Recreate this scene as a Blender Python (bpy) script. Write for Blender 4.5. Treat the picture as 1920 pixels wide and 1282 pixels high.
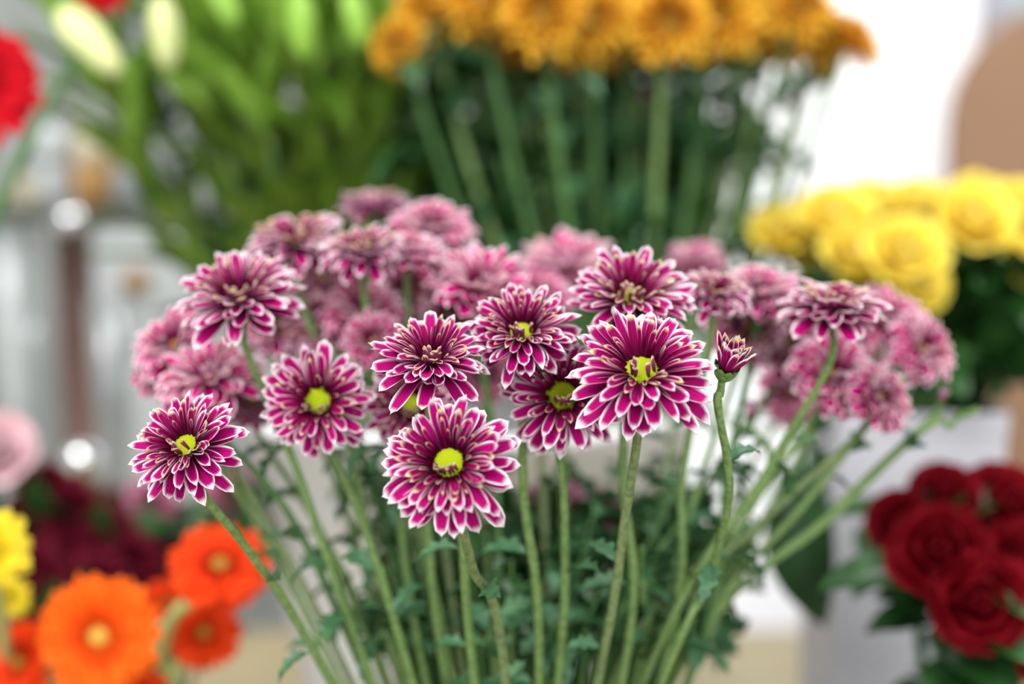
import bpy, math, random
from mathutils import Vector, Matrix, noise

for o in list(bpy.data.objects): bpy.data.objects.remove(o)
S = bpy.context.scene
COL = S.collection
W, H = 1920, 1282
LENS = 50.0
FPX = W * LENS / 36.0
PITCH = math.radians(8)
CAM = Vector((0, 0, 1.25))
PI = math.pi

# ------------------------------------------------------------------ camera
cd = bpy.data.cameras.new('camera'); cam = bpy.data.objects.new('camera', cd); COL.objects.link(cam)
cam.location = CAM; cam.rotation_euler = (PI/2 - PITCH, 0, 0)
cd.lens = LENS; cd.sensor_width = 36; cd.sensor_fit = 'HORIZONTAL'
cd.clip_start = 0.02
cd.dof.use_dof = True; cd.dof.focus_distance = 0.495; cd.dof.aperture_fstop = 2.8; cd.dof.aperture_blades = 0
S.camera = cam
FWD = Vector((0, math.cos(PITCH), -math.sin(PITCH))); UP = Vector((0, math.sin(PITCH), math.cos(PITCH))); RT = Vector((1, 0, 0))
def at(px, py, d):
    return CAM + FWD*d + RT*((px-W/2)/FPX*d) - UP*((py-H/2)/FPX*d)

# ------------------------------------------------------------------ world + lights
w = bpy.data.worlds.new('world'); S.world = w; w.use_nodes = True
bg = w.node_tree.nodes['Background']; bg.inputs[0].default_value = (0.93, 0.97, 1.0, 1); bg.inputs[1].default_value = 0.55
def area(name, loc, target, sx, sy, power, col=(1, 1, 1)):
    l = bpy.data.lights.new(name, 'AREA'); l.shape = 'RECTANGLE'; l.size = sx; l.size_y = sy; l.energy = power; l.color = col
    o = bpy.data.objects.new(name, l); COL.objects.link(o); o.location = loc
    o.rotation_euler = (Vector(target)-Vector(loc)).to_track_quat('-Z', 'Y').to_euler(); return o
area('daylight_window', (-1.0, -0.5, 2.9), (0.0, 0.7, 1.1), 1.5, 1.2, 46, (1, 0.985, 0.96))
area('front_fill', (0.7, -1.6, 1.9), (0.0, 0.6, 1.15), 1.6, 1.2, 22, (1, 0.99, 0.98))  # unseen soft fill added behind the camera to brighten the inner petals
area('wall_daylight', (1.1, 1.2, 2.9), (0.6, 2.3, 1.0), 1.6, 0.6, 24, (1, 1, 1))
vs = S.view_settings; vs.view_transform = 'Standard'; vs.look = 'None'; vs.exposure = 0.8; vs.gamma = 1.0; vs.use_curve_mapping = False

# ------------------------------------------------------------------ materials
def lin(c):
    f = lambda v: v/12.92 if v <= .04045 else ((v+.055)/1.055)**2.4
    return tuple(f(x/255) for x in c) + (1,)
class NT:
    def __init__(s, name):
        s.m = bpy.data.materials.new(name); s.m.use_nodes = True; s.t = s.m.node_tree
        s.b = s.t.nodes['Principled BSDF']; s.out = s.t.nodes['Material Output']
    def n(s, typ, **k):
        x = s.t.nodes.new(typ)
        for a, v in k.items(): setattr(x, a, v)
        return x
    def l(s, a, b): s.t.links.new(a, b)
    def math(s, op, a, b=None, clamp=False):
        x = s.n('ShaderNodeMath', operation=op); x.use_clamp = clamp
        for i, v in enumerate((a, b)):
            if v is None: continue
            if isinstance(v, (int, float)): x.inputs[i].default_value = v
            else: s.l(v, x.inputs[i])
        return x.outputs[0]
    def mix(s, f, a, b):
        x = s.n('ShaderNodeMix', data_type='RGBA')
        if isinstance(f, (int, float)): x.inputs[0].default_value = f
        else: s.l(f, x.inputs[0])
        for i, v in ((6, a), (7, b)):
            if isinstance(v, tuple): x.inputs[i].default_value = v
            else: s.l(v, x.inputs[i])
        return x.outputs[2]
    def smooth(s, v, lo, hi):
        x = s.n('ShaderNodeMapRange', interpolation_type='SMOOTHSTEP'); s.l(v, x.inputs[0])
        x.inputs[1].default_value = lo; x.inputs[2].default_value = hi; return x.outputs[0]
    def noise(s, scale, coord='Object', detail=3):
        tc = s.n('ShaderNodeTexCoord'); x = s.n('ShaderNodeTexNoise'); x.inputs['Scale'].default_value = scale; x.inputs['Detail'].default_value = detail
        s.l(tc.outputs[coord], x.inputs['Vector']); return x.outputs['Fac']
def finish(t, color, rough=.5, transl=0.0, tcol=None, bump=None, spec=.5, bdist=.0004):
    if isinstance(color, tuple): t.b.inputs['Base Color'].default_value = color
    else: t.l(color, t.b.inputs['Base Color'])
    t.b.inputs['Roughness'].default_value = rough
    t.b.inputs['Specular IOR Level'].default_value = spec
    if bump is not None:
        bn = t.n('ShaderNodeBump'); bn.inputs['Distance'].default_value = bdist; bn.inputs['Strength'].default_value = .6
        t.l(bump, bn.inputs['Height']); t.l(bn.outputs[0], t.b.inputs['Normal'])
    if transl > 0:
        tr = t.n('ShaderNodeBsdfTranslucent'); c = tcol if tcol else color
        if isinstance(c, tuple): tr.inputs[0].default_value = c
        else: t.l(c, tr.inputs[0])
        mx = t.n('ShaderNodeMixShader'); mx.inputs[0].default_value = transl
        t.l(t.b.outputs[0], mx.inputs[1]); t.l(tr.outputs[0], mx.inputs[2]); t.l(mx.outputs[0], t.out.inputs[0])
    return t.m
def petal_mat(name, base, mid, edge, tip=None, lo=.54, hi=.88, transl=.3, streak=.25, tiplo=.62):
    t = NT(name); uv = t.n('ShaderNodeUVMap'); sp = t.n('ShaderNodeSeparateXYZ'); t.l(uv.outputs[0], sp.inputs[0])
    u, v = sp.outputs[0], sp.outputs[1]
    s = t.math('ABSOLUTE', t.math('SUBTRACT', t.math('MULTIPLY', u, 2), 1))
    f = t.math('MULTIPLY', s, t.math('ADD', t.math('MULTIPLY', v, .58), .42))
    tt = t.math('POWER', t.math('MULTIPLY', t.math('SUBTRACT', v, tiplo), 1/(1-tiplo), True), 1.35)
    nz = t.noise(260, detail=2)
    e = t.math('ADD', t.math('MAXIMUM', f, tt), t.math('MULTIPLY', t.math('SUBTRACT', nz, .5), .16))
    e = t.smooth(e, lo, hi)
    # lengthwise veins
    wv = t.math('SINE', t.math('MULTIPLY', u, 42)); wv = t.math('MULTIPLY', t.math('ADD', wv, 1), .5*streak)
    body = t.mix(t.smooth(v, .05, .72), base, mid)
    body = t.mix(wv, body, base)
    c = t.mix(e, body, edge)
    if tip: c = t.mix(t.smooth(v, .80, .97), c, tip)
    return finish(t, c, .65, transl, bump=t.math('SINE', t.math('MULTIPLY', u, 34)), spec=.12, bdist=.00025)
def plain(name, c1, c2=None, scale=40, rough=.5, transl=0, spec=.4, bump=True, metal=0):
    t = NT(name); nz = t.noise(scale)
    c = t.mix(t.smooth(nz, .3, .7), lin(c1), lin(c2)) if c2 else lin(c1)
    t.b.inputs['Metallic'].default_value = metal
    return finish(t, c, rough, transl, bump=nz if bump else None, spec=spec)

M = {}
M['mum'] = petal_mat('magenta_petal', lin((96, 0, 48)), lin((188, 0, 120)), lin((255, 250, 252)), streak=.3, transl=.36, lo=.46, hi=.86)
M['mum_under'] = petal_mat('magenta_petal_underside', lin((170, 60, 130)), lin((196, 80, 146)), lin((246, 226, 236)), transl=.3)
M['mum_in'] = petal_mat('inner_petal', lin((100, 0, 46)), lin((168, 0, 98)), lin((255, 238, 238)), tip=lin((255, 246, 200)), transl=.38, lo=.6, hi=.86)
M['mum_in_under'] = petal_mat('inner_petal_underside', lin((140, 50, 96)), lin((176, 80, 124)), lin((246, 210, 214)), tip=lin((248, 234, 166)))
M['pale'] = petal_mat('faded_pink_petal', lin((150, 0, 84)), lin((220, 10, 140)), lin((255, 246, 250)), lo=.48, hi=.84, transl=.42)
M['pale_under'] = petal_mat('faded_pink_petal_underside', lin((190, 100, 146)), lin((214, 130, 170)), lin((246, 224, 232)), lo=.4, hi=.8)
M['pale_in'] = petal_mat('faded_inner_petal', lin((140, 6, 80)), lin((204, 40, 132)), lin((255, 236, 238)), tip=lin((252, 232, 206)), transl=.42, lo=.4, hi=.8)
M['amber'] = petal_mat('amber_petal', lin((130, 26, 14)), lin((200, 78, 14)), lin((255, 218, 64)), lo=.1, hi=.6, transl=.45, tip=lin((255, 226, 90)))
M['amber_under'] = petal_mat('amber_petal_underside', lin((170, 70, 20)), lin((216, 120, 30)), lin((250, 190, 60)), lo=.4, hi=.8)
M['maroon'] = petal_mat('maroon_petal', lin((60, 4, 18)), lin((116, 12, 40)), lin((140, 44, 66)), lo=.6)
M['maroon_under'] = petal_mat('maroon_petal_underside', lin((70, 10, 24)), lin((110, 30, 50)), lin((134, 60, 74)))
M['orange'] = petal_mat('orange_petal', lin((226, 44, 6)), lin((255, 104, 16)), lin((255, 140, 44)), lo=.6, streak=.15)
M['orange_under'] = petal_mat('orange_petal_underside', lin((220, 70, 20)), lin((240, 90, 24)), lin((250, 130, 50)))
M['deep_orange'] = petal_mat('deep_orange_petal', lin((196, 26, 4)), lin((240, 66, 14)), lin((246, 92, 34)), streak=.15)
M['scarlet'] = petal_mat('scarlet_petal', lin((150, 0, 10)), lin((214, 6, 26)), lin((226, 30, 50)), streak=.15)
M['scarlet_under'] = petal_mat('scarlet_petal_underside', lin((150, 6, 16)), lin((190, 20, 36)), lin((200, 60, 70)))
M['yellow'] = petal_mat('yellow_petal', lin((226, 190, 10)), lin((250, 226, 40)), lin((255, 238, 110)), streak=.08, transl=.35)
M['rose_yellow'] = petal_mat('yellow_rose_petal', lin((255, 228, 60)), lin((255, 240, 96)), lin((255, 247, 160)), streak=.03, transl=.55)
M['rose_red'] = petal_mat('red_rose_petal', lin((66, 0, 8)), lin((114, 0, 14)), lin((138, 8, 28)), streak=.08, transl=.25)
M['rose_pink'] = petal_mat('pale_pink_rose_petal', lin((240, 190, 200)), lin((250, 214, 220)), lin((252, 230, 234)), streak=.05)
M['disk'] = plain('yellow_green_florets', (172, 184, 10), (140, 160, 6), 900, .7, 0, .2)
M['disk_gold'] = plain('golden_florets', (236, 190, 90), (220, 150, 30), 700, .7)
M['disk_dull'] = plain('dull_gold_florets', (176, 124, 60), (140, 90, 40), 700, .8, spec=.1)
M['leaf_deep'] = plain('deep_green_leaf', (22, 60, 18), (14, 44, 12), 60, .6, 0, .3)
M['disk_olive'] = plain('olive_florets', (196, 150, 50), (150, 100, 20), 700, .7)
M['stem'] = plain('green_stem', (116, 142, 80), (84, 114, 58), 500, .55, .1)
M['stem_dull'] = plain('olive_stem', (116, 134, 84), (88, 104, 62), 400, .6, .1)
M['stem_dark'] = plain('dark_green_stem', (78, 116, 58), (54, 92, 42), 300, .6, .1)
M['stem_brown'] = plain('brown_stem', (140, 112, 76), (116, 92, 60), 200, .7)
M['stem_pale'] = plain('pale_green_stem', (178, 182, 120), (150, 164, 96), 200, .5, .1)
M['leaf'] = plain('blue_green_leaf', (78, 124, 80), (50, 96, 60), 180, .45, .2, .5)
M['leaf_dark'] = plain('dark_green_leaf', (46, 92, 38), (26, 64, 24), 120, .4, .2, .5)
M['leaf_lily'] = plain('lily_leaf', (124, 152, 50), (66, 104, 32), 60, .35, .35, .5)
M['leaf_bright'] = plain('bright_leaf', (176, 212, 96), (138, 190, 60), 50, .4, .4, .5)
M['bud_green'] = plain('pale_bud', (228, 230, 176), (200, 210, 130), 70, .45, .2)
M['calyx'] = plain('green_bract', (110, 150, 74), (80, 122, 52), 300, .5, .15)
M['white_plastic'] = plain('white_plastic', (250, 250, 250), (246, 246, 248), 6, .35, bump=False)
M['white_box'] = plain('pale_grey_plastic', (176, 176, 184), (166, 166, 174), 5, .4, bump=False)
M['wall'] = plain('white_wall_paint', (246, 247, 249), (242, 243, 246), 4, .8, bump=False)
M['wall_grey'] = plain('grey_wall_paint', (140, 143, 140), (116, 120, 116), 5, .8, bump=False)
M['bench'] = plain('cream_wood_top', (158, 144, 112), (146, 132, 102), 9, .5, bump=False)
M['floor'] = plain('pale_floor', (196, 190, 182), (180, 174, 166), 3, .6, bump=False)
M['tan'] = plain('tan_board', (132, 101, 77), (126, 96, 72), 2.5, .7, bump=False)
M['frame'] = plain('grey_window_frame', (150, 148, 156), (134, 132, 140), 6, .5, bump=False)
M['shelf'] = plain('dark_shelf_wood', (64, 74, 50), (48, 54, 38), 12, .6)
M['brown'] = plain('rosy_brown_wood', (134, 106, 98), (116, 88, 78), 8, .6)
M['vase_grey'] = plain('smoked_grey_glaze', (142, 145, 145), (116, 120, 120), 14, .12, spec=.8, bump=False)
M['vase_white'] = plain('white_glaze', (186, 190, 190), (160, 164, 164), 10, .15, spec=.7, bump=False)
M['vase_cream'] = plain('cream_glaze', (196, 184, 160), (176, 160, 130), 20, .4, bump=False)
M['amber_glaze'] = plain('amber_glaze', (166, 128, 76), (146, 108, 60), 20, .3, bump=False)
M['silver'] = plain('glint_mirror', (236, 236, 238), None, 5, .06, metal=1, bump=False)  # mirror finish for the added glint balls
M['metal_leg'] = plain('grey_metal', (120, 120, 122), (104, 104, 106), 20, .4, metal=.6)
M['tag'] = plain('brown_tag', (140, 104, 52), (120, 88, 40), 30, .6)
t = NT('window_glass'); t.b.inputs['Base Color'].default_value = lin((196, 222, 226)); t.b.inputs['Transmission Weight'].default_value = .7; t.b.inputs['Roughness'].default_value = .1; M['pane'] = t.m
t = NT('clear_vase_glass'); t.b.inputs['Base Color'].default_value = lin((235, 242, 240)); t.b.inputs['Transmission Weight'].default_value = .9; t.b.inputs['Roughness'].default_value = .05; M['glass'] = t.m

# ------------------------------------------------------------------ mesh helpers
class MB:
    def __init__(s): s.v = []; s.f = []; s.mi = []; s.uv = []
    def grid(s, pts, nu, nv, mi=0, flip=False):
        """pts[j][i] ; uv from index"""
        b = len(s.v)
        for j in range(nv):
            for i in range(nu): s.v.append(pts[j][i])
        for j in range(nv-1):
            for i in range(nu-1):
                q = [b+j*nu+i, b+j*nu+i+1, b+(j+1)*nu+i+1, b+(j+1)*nu+i]
                u = [(i/(nu-1), j/(nv-1)), ((i+1)/(nu-1), j/(nv-1)), ((i+1)/(nu-1), (j+1)/(nv-1)), (i/(nu-1), (j+1)/(nv-1))]
                if flip: q.reverse(); u.reverse()
                s.f.append(q); s.mi.append(mi); s.uv.append(u)
    def tube(s, path, rad, n=8, mi=0, cap=True):
        b = len(s.v); prev = None; L = len(path)
        for k, p in enumerate(path):
            d = (path[min(k+1, L-1)] - path[max(k-1, 0)]).normalized()
            if prev is None: a = d.orthogonal().normalized()
            else: a = (prev - d*prev.dot(d)).normalized()
            prev = a; c = d.cross(a); r = rad(k/(L-1)) if callable(rad) else rad
            for i in range(n):
                t = 2*PI*i/n; s.v.append(p + a*(r*math.cos(t)) + c*(r*math.sin(t)))
        for k in range(L-1):
            for i in range(n):
                j = (i+1) % n
                s.f.append([b+k*n+i, b+k*n+j, b+(k+1)*n+j, b+(k+1)*n+i]); s.mi.append(mi)
                s.uv.append([(i/n, k/(L-1)), ((i+1)/n, k/(L-1)), ((i+1)/n, (k+1)/(L-1)), (i/n, (k+1)/(L-1))])
        if cap:
            for ring in (list(range(b+n-1, b-1, -1)), list(range(b+(L-1)*n, b+L*n))):
                s.f.append(ring); s.mi.append(mi); s.uv.append([(0, 0)]*n)
    def lathe(s, prof, n=32, mi=0, c=Vector((0, 0, 0)), sq=0):
        b = len(s.v)
        for r, z in prof:
            for i in range(n):
                t = 2*PI*i/n; x, y = math.cos(t), math.sin(t)
                s.v.append(c + Vector((r*x, r*y, z)))
        for k in range(len(prof)-1):
            for i in range(n):
                j = (i+1) % n; s.f.append([b+k*n+i, b+k*n+j, b+(k+1)*n+j, b+(k+1)*n+i]); s.mi.append(mi); s.uv.append([(0, 0)]*4)
        for k, rev in ((0, True), (len(prof)-1, False)):
            r = list(range(b+k*n, b+k*n+n))
            if rev: r.reverse()
            s.f.append(r); s.mi.append(mi); s.uv.append([(0, 0)]*n)
    def box(s, lo, hi, mi=0):
        b = len(s.v)
        for z in (lo[2], hi[2]):
            for x, y in ((lo[0], lo[1]), (hi[0], lo[1]), (hi[0], hi[1]), (lo[0], hi[1])): s.v.append(Vector((x, y, z)))
        for q in ((3, 2, 1, 0), (4, 5, 6, 7), (0, 1, 5, 4), (1, 2, 6, 5), (2, 3, 7, 6), (3, 0, 4, 7)):
            s.f.append([b+i for i in q]); s.mi.append(mi); s.uv.append([(0, 0), (1, 0), (1, 1), (0, 1)])
    def mesh(s, name, mats, smooth=True, xf=None):
        me = bpy.data.meshes.new(name)
        me.from_pydata([tuple(xf @ v) if xf else tuple(v) for v in s.v], [], s.f)
        for m in mats: me.materials.append(M[m] if isinstance(m, str) else m)
        uvl = me.uv_layers.new(name='UVMap'); flat = [c for f in s.uv for q in f for c in q]
        uvl.data.foreach_set('uv', flat)
        me.polygons.foreach_set('material_index', s.mi)
        me.polygons.foreach_set('use_smooth', [smooth]*len(s.f)); me.update(); return me
def link(name, me, parent=None, mat=None, bevel=0):
    o = bpy.data.objects.new(name, me); COL.objects.link(o)
    if parent is not None: o.parent = parent
    if mat is not None: o.matrix_local = mat
    if bevel:
        b = o.modifiers.new('bevel', 'BEVEL'); b.width = bevel; b.segments = 3; b.limit_method = 'ANGLE'
    return o
def empty(name, loc, label, cat, group=None):
    o = bpy.data.objects.new(name, None); COL.objects.link(o); o.location = loc; o.empty_display_size = .02
    o['label'] = label; o['category'] = cat
    if group: o['group'] = group
    return o
def struct(name, mb, mat, smooth=False):
    o = link(name, mb.mesh(name, [mat], smooth)); o['kind'] = 'structure'; return o
def basis(n, roll=0.0):
    n = n.normalized(); x = n.cross(Vector((0, .31, .95))); x = (x if x.length > .05 else n.orthogonal()).normalized(); y = n.cross(x)
    m = Matrix((x, y, n)).transposed(); return m @ Matrix.Rotation(roll, 3, 'Z')
def ndir(az, el):
    a, e = math.radians(az), math.radians(el); return Vector((math.sin(a)*math.cos(e), -math.cos(a)*math.cos(e), math.sin(e)))

def petal(mb, R, phi, L, Wd, a0, a1, r0, cup, z0=0, nu=7, nv=11, twist=0, pointy=.0, curl=0, th=.011, mi=(0, 1), wob=0, rnd=random, basew=.38, side=0):
    """one petal, upper and underside, root near the axis; angles in radians; all in units of R"""
    er = Vector((math.cos(phi), math.sin(phi), 0)); et = Vector((-math.sin(phi), math.cos(phi), 0)); ez = Vector((0, 0, 1))
    p = er*r0 + ez*z0; a = a0; top = []; bot = []
    ph = rnd.uniform(0, 6.28); notch = rnd.uniform(-.03, .05)
    for j in range(nv):
        v = j/(nv-1)
        a = a0 + (a1-a0)*v + curl*max(0, v-.6)**2*4
        d = er*math.cos(a) + ez*math.sin(a); nrm = -er*math.sin(a) + ez*math.cos(a)
        if j: p = p + d*(L/(nv-1)) + et*(side*L/(nv-1)*v)
        g = min(1, v/.62); g = g*g*(3-2*g)
        wv = Wd*(basew + (1-basew)*g)
        if v > .68:
            q = (v-.68)/.32; wv *= max(0.0, 1-q**(2.3-pointy))**(.55+pointy*.35)
        wv = max(wv, .015*Wd)
        tw = twist*v; x = et*math.cos(tw) + nrm*math.sin(tw); nn = nrm*math.cos(tw) - et*math.sin(tw)
        rt, rb = [], []
        for i in range(nu):
            u = 2*i/(nu-1)-1
            c = cup*(1-.35*v)
            ang = u*c; 
            if abs(c) > .05: xx = math.sin(ang)/c*wv/2; zz = (1-math.cos(ang))/c*wv/2
            else: xx = u*wv/2; zz = 0
            zz += -.018*Wd*math.cos(u*9)*(1 if abs(u) < .9 else .4) + wob*math.sin(v*7+ph+u*2)*Wd
            off = (-notch*abs(u)*L if v > .9 else 0)
            q = p + x*xx + nn*zz + d*off
            rt.append(q*R); rb.append((q - nn*th*(1-.75*abs(u)**3)*(1 if v < .95 else .4))*R)
        top.append(rt); bot.append(rb)
    mb.grid(top, nu, nv, mi[0]); mb.grid(bot, nu, nv, mi[1], flip=True)

D2 = math.radians
def rings(mb, R, spec, rnd, **k):
    for (n, L, Wd, a0, a1, r0, cup, z0) in spec:
        off = rnd.uniform(0, 6.28); wd = k.get('wild', 0)
        for i in range(n):
            phi = off + 2*PI*(i+rnd.uniform(-.3, .3))/n
            j = rnd.uniform
            petal(mb, R, phi, L*j(.87-.05*wd, 1.08+.06*wd), Wd*k.get('ws', 1)*j(.8, 1.18), D2(a0+j(-9, 9)), D2(a1+j(-14-16*wd, 14+6*wd)), r0, cup*j(.6, 1.4), z0,
                  twist=j(-.35, .35), pointy=j(-.1, .4), curl=j(-.5, .8)*k.get('curl', 1), rnd=rnd, side=j(-.12-.12*wd, .12+.12*wd), **{a: b for a, b in k.items() if a not in ('curl', 'ws', 'wild')})
def dome(mb, R, rad, h, z, rnd, nr=9, ns=26, bump=.05):
    b = len(mb.v)
    mb.v.append(Vector((0, 0, (z+h*.82)*R)))
    for k in range(1, nr+1):
        t = k/nr
        for i in range(ns):
            a = 2*PI*(i+.5*(k % 2))/ns; r = rad*t
            zz = z + h*(1-t**2.6)*(.82+.18*t) + bump*h*(1 if (i+k) % 2 else -1)*(.3+.7*t)
            mb.v.append(Vector((r*math.cos(a)*R, r*math.sin(a)*R, zz*R)))
    for i in range(ns): mb.f.append([b, b+1+i, b+1+(i+1) % ns]); mb.mi.append(0); mb.uv.append([(0, 0)]*3)
    for k in range(nr-1):
        for i in range(ns):
            p = b+1+k*ns; q = p+ns; mb.f.append([p+i, q+i, q+(i+1) % ns, p+(i+1) % ns]); mb.mi.append(0); mb.uv.append([(0, 0)]*4)

def mum_head(seed, mats, fine=True, openness=0.0, full=1.0, disk='disk', drad=.215, ws=1.0, wild=.3, lean=None):
    """openness lifts the petals into a cup. Returns {part: mesh} in units of radius 1"""
    r = random.Random(seed); k = dict(nu=7, nv=11) if fine else dict(nu=5, nv=7); k0 = dict(k); k['ws'] = ws; k['wild'] = wild
    o = openness
    outer = MB()
    rings(outer, 1, [(14, .86, .27, 2+o, -16+o, .15, .95, -.13), (16, .84, .25, 14+o, -2+o, .15, 1.05, -.09),
                     (17, .78, .225, 24+o, 10+o, .16, 1.15, -.05), (int(18*full), .70, .195, 34+o, 22+o, .165, 1.3, -.02)], r, **k)
    inner = MB()
    rings(inner, 1, [(int(17*full), .58, .155, 44+o, 32+o, .19, 1.7, 0.0), (int(14*full), .45, .12, 54+o*.7, 42+o, .21, 2.1, .01),
                     (int(9*full), .30, .10, 60+o*.5, 52+o*.6, .225, 2.3, .02)], r, basew=.6, **k)
    # a few short curled petals leaning over the florets
    for i in range(lean or r.randint(7, 11)):
        petal(inner, 1, PI/2 + r.uniform(-1.3, 1.3), r.uniform(.2, .36), .11, D2(92), D2(r.uniform(60, 120)), .17, 2.0, .03, rnd=r, basew=.6, **k0)
    dk = MB(); dome(dk, 1, drad, .07, .0, r, bump=.09)
    cal = MB()
    cal.lathe([(.035, -.42), (.06, -.36), (.14, -.28), (.2, -.18), (.2, -.08), (.1, -.04)], 14)
    for i in range(14): petal(cal, 1, 2*PI*i/14, .26, .1, D2(50), D2(10), .12, .6, -.27, nu=5, nv=6, mi=(0, 0), rnd=r, pointy=.6)
    a, b, c, d = mats
    return {'outer_petals': outer.mesh('outer_petals', [a, b]), 'inner_petals': inner.mesh('inner_petals', [c, d]),
            'flower_disk': dk.mesh('flower_disk', [disk]), 'calyx': cal.mesh('calyx', ['calyx'])}
MUM = ('mum', 'mum_under', 'mum_in', 'mum_in_under'); PALE = ('pale', 'pale_under', 'pale_in', 'pale_under')

def catmull(P, n=8):
    out = []; Q = [P[0]*2-P[1]] + P + [P[-1]*2-P[-2]]
    for i in range(1, len(Q)-2):
        a, b, c, d = Q[i-1:i+3]
        for k in range(n):
            t = k/n; out.append(.5*((2*b) + (c-a)*t + (2*a-5*b+4*c-d)*t*t + (3*b-a-3*c+d)*t**3))
    out.append(P[-1]); return out

def leaf_mesh(mb, L, Wd, r, lobes=3, bend=-.8, mi=0, nu=7, nv=15, th=.0006, a=None):
    """leaf along +X rising +Z, with lobed rim"""
    top, bot = [], []; p = Vector((0, 0, 0)); a = .5+r.uniform(-.2, .3) if a is None else a
    for j in range(nv):
        v = j/(nv-1); a2 = a+bend*v
        if j: p = p + Vector((math.cos(a2), 0, math.sin(a2)))*(L/(nv-1))
        wv = Wd*max(.03, math.sin(PI*min(1, v**.8))**.8)*(1+(.34*math.sin(v*lobes*2*PI) if lobes else 0)) if v > .12 else Wd*.07
        rt, rb = [], []
        for i in range(nu):
            u = 2*i/(nu-1)-1
            q = p + Vector((0, u*wv/2, abs(u)*wv*.22 + .02*Wd*math.sin(v*14+u*3)))
            rt.append(q); rb.append(q-Vector((0, 0, th)))
        top.append(rt); bot.append(rb)
    mb.grid(top, nu, nv, mi); mb.grid(bot, nu, nv, mi, flip=True)
LEAFS = []
for i in range(5):
    mb = MB(); leaf_mesh(mb, .026+.004*i, .013+.002*(i % 3), random.Random(i), 3+(i % 2), bend=-.5-.25*i); LEAFS.append(mb)
LEAF_ME = [m.mesh('leaf', ['leaf']) for m in LEAFS]
LEAF_ME_DARK = [m.mesh('leaf', ['leaf_dark']) for m in LEAFS]

def plant(name, cat, label, group, head_px, d, az, el, R, parts, base, via=None, stem_mat='stem', srad=.0019, leaves=4, leafset=None, lrange=(.35, .8), seed=0, roll=None, offs=.3, near=0.018, sides=8, lscale=1.0):
    r = random.Random(seed*7+3)
    hp = at(head_px[0], head_px[1], d); n = ndir(az, el)
    e = empty(name, base, label, cat, group)
    rot = basis(n, r.uniform(0, 6.28) if roll is None else roll)
    # keep a petal spread of real size; the local Z axis of each head is its facing direction
    mt = Matrix.Translation(hp-Vector(base)) @ rot.to_4x4() @ Matrix.Scale(R, 4)
    for pn, me in parts.items(): link(pn, me, e, mt)
    p0 = hp - n*R*offs
    p1 = p0 + (-n*.55+Vector((0, 0, -.8))).normalized()*near
    pts = [p0, p1]
    if via:
        for v in via: pts.append(v)
    pts.append(Vector(base)+Vector((0, 0, .002)))
    path = catmull(pts, 9); path = [p-Vector(base) for p in path]
    wob = [r.uniform(-1, 1) for _ in range(8)]
    def rad(t):
        nd = sum(math.exp(-((t-(.12+.17*k+.03*wob[k]))/.008)**2) for k in range(5))
        return srad*(.92+.25*t)*(1+.13*nd)
    sm = MB(); sm.tube(path, rad, sides); st = link('stem', sm.mesh('stem', [stem_mat]), e)
    ls = leafset or LEAF_ME
    for i in range(leaves):
        t = lrange[0]+(lrange[1]-lrange[0])*(i+r.random()*.7)/max(1, leaves)
        k = min(len(path)-2, int(t*(len(path)-1))); p = path[k]; tg = (path[k]-path[k+1]).normalized()
        ax = tg.orthogonal().normalized(); ax = Matrix.Rotation(r.uniform(0, 6.28), 3, tg) @ ax
        m = Matrix((ax, tg.cross(ax), tg)).transposed().to_4x4()
        link('leaf', ls[r.randrange(5)], st, Matrix.Translation(p+ax*srad*.7) @ m @ Matrix.Scale(lscale*r.uniform(.7, 1.25), 4))
    return e

# ================================================================== SETTING
BZ = .75       # bench top height
mb = MB(); mb.box((-2.6, -1.5, -.05), (2.6, 3.0, 0)); struct('floor', mb, 'floor')
mb = MB(); mb.box((.27, 2.3, 0), (.735, 2.38, 3.0)); struct('wall_back', mb, 'wall')
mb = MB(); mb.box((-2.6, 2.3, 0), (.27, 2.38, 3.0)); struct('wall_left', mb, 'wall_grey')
mb = MB(); mb.box((1.5, 2.3, 0), (2.6, 2.38, 3.0)); mb.box((.735, 2.3, 0), (1.5, 2.38, .5)); mb.box((.735, 2.3, 2.5), (1.5, 2.38, 3)); struct('wall_right', mb, 'wall')
mb = MB(); mb.box((.735, 2.28, .5), (.78, 2.36, 2.5)); mb.box((1.455, 2.28, .5), (1.5, 2.36, 2.5)); mb.box((.78, 2.28, .5), (1.455, 2.36, .55)); mb.box((.78, 2.28, 2.45), (1.455, 2.36, 2.5)); 
wf = struct('window_1', mb, 'frame')
mb = MB(); mb.box((.78, 2.33, .55), (1.455, 2.336, 2.45)); link('window_pane', mb.mesh('window_pane', ['pane'], False), wf)

# bench
be = empty('display_bench', (0, .8, 0), 'cream wooden display bench under all the vases and buckets', 'bench')
mb = MB(); mb.box((-.9, .25-.8, BZ-.035), (.9, 1.42-.8, BZ)); link('bench_top', mb.mesh('bench_top', ['bench'], False), be, bevel=.004)
for x in (-.85, .85):
    for y in (-.5, .58):
        mb = MB(); mb.box((x-.02, y-.02, 0), (x+.02, y+.02, BZ-.035)); link('leg', mb.mesh('leg', ['metal_leg'], False), be)

def tagm(o, label, cat, group=None):
    o['label'] = label; o['category'] = cat
    if group: o['group'] = group
    return o
def vase(name, loc, prof, mat, label, cat='vase', thick=.003):
    """hollow lathed vessel; profile of (r, z) from bottom to rim"""
    full = [(.001, 0)] + prof + [(prof[-1][0]-thick, prof[-1][1])] + [(max(.002, a-thick), max(b, thick)) for a, b in reversed(prof[:-1])] + [(.001, thick)]
    mb = MB(); mb.lathe(full, 48); o = link(name, mb.mesh(name, [mat])); o.location = loc; return tagm(o, label, cat)

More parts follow.
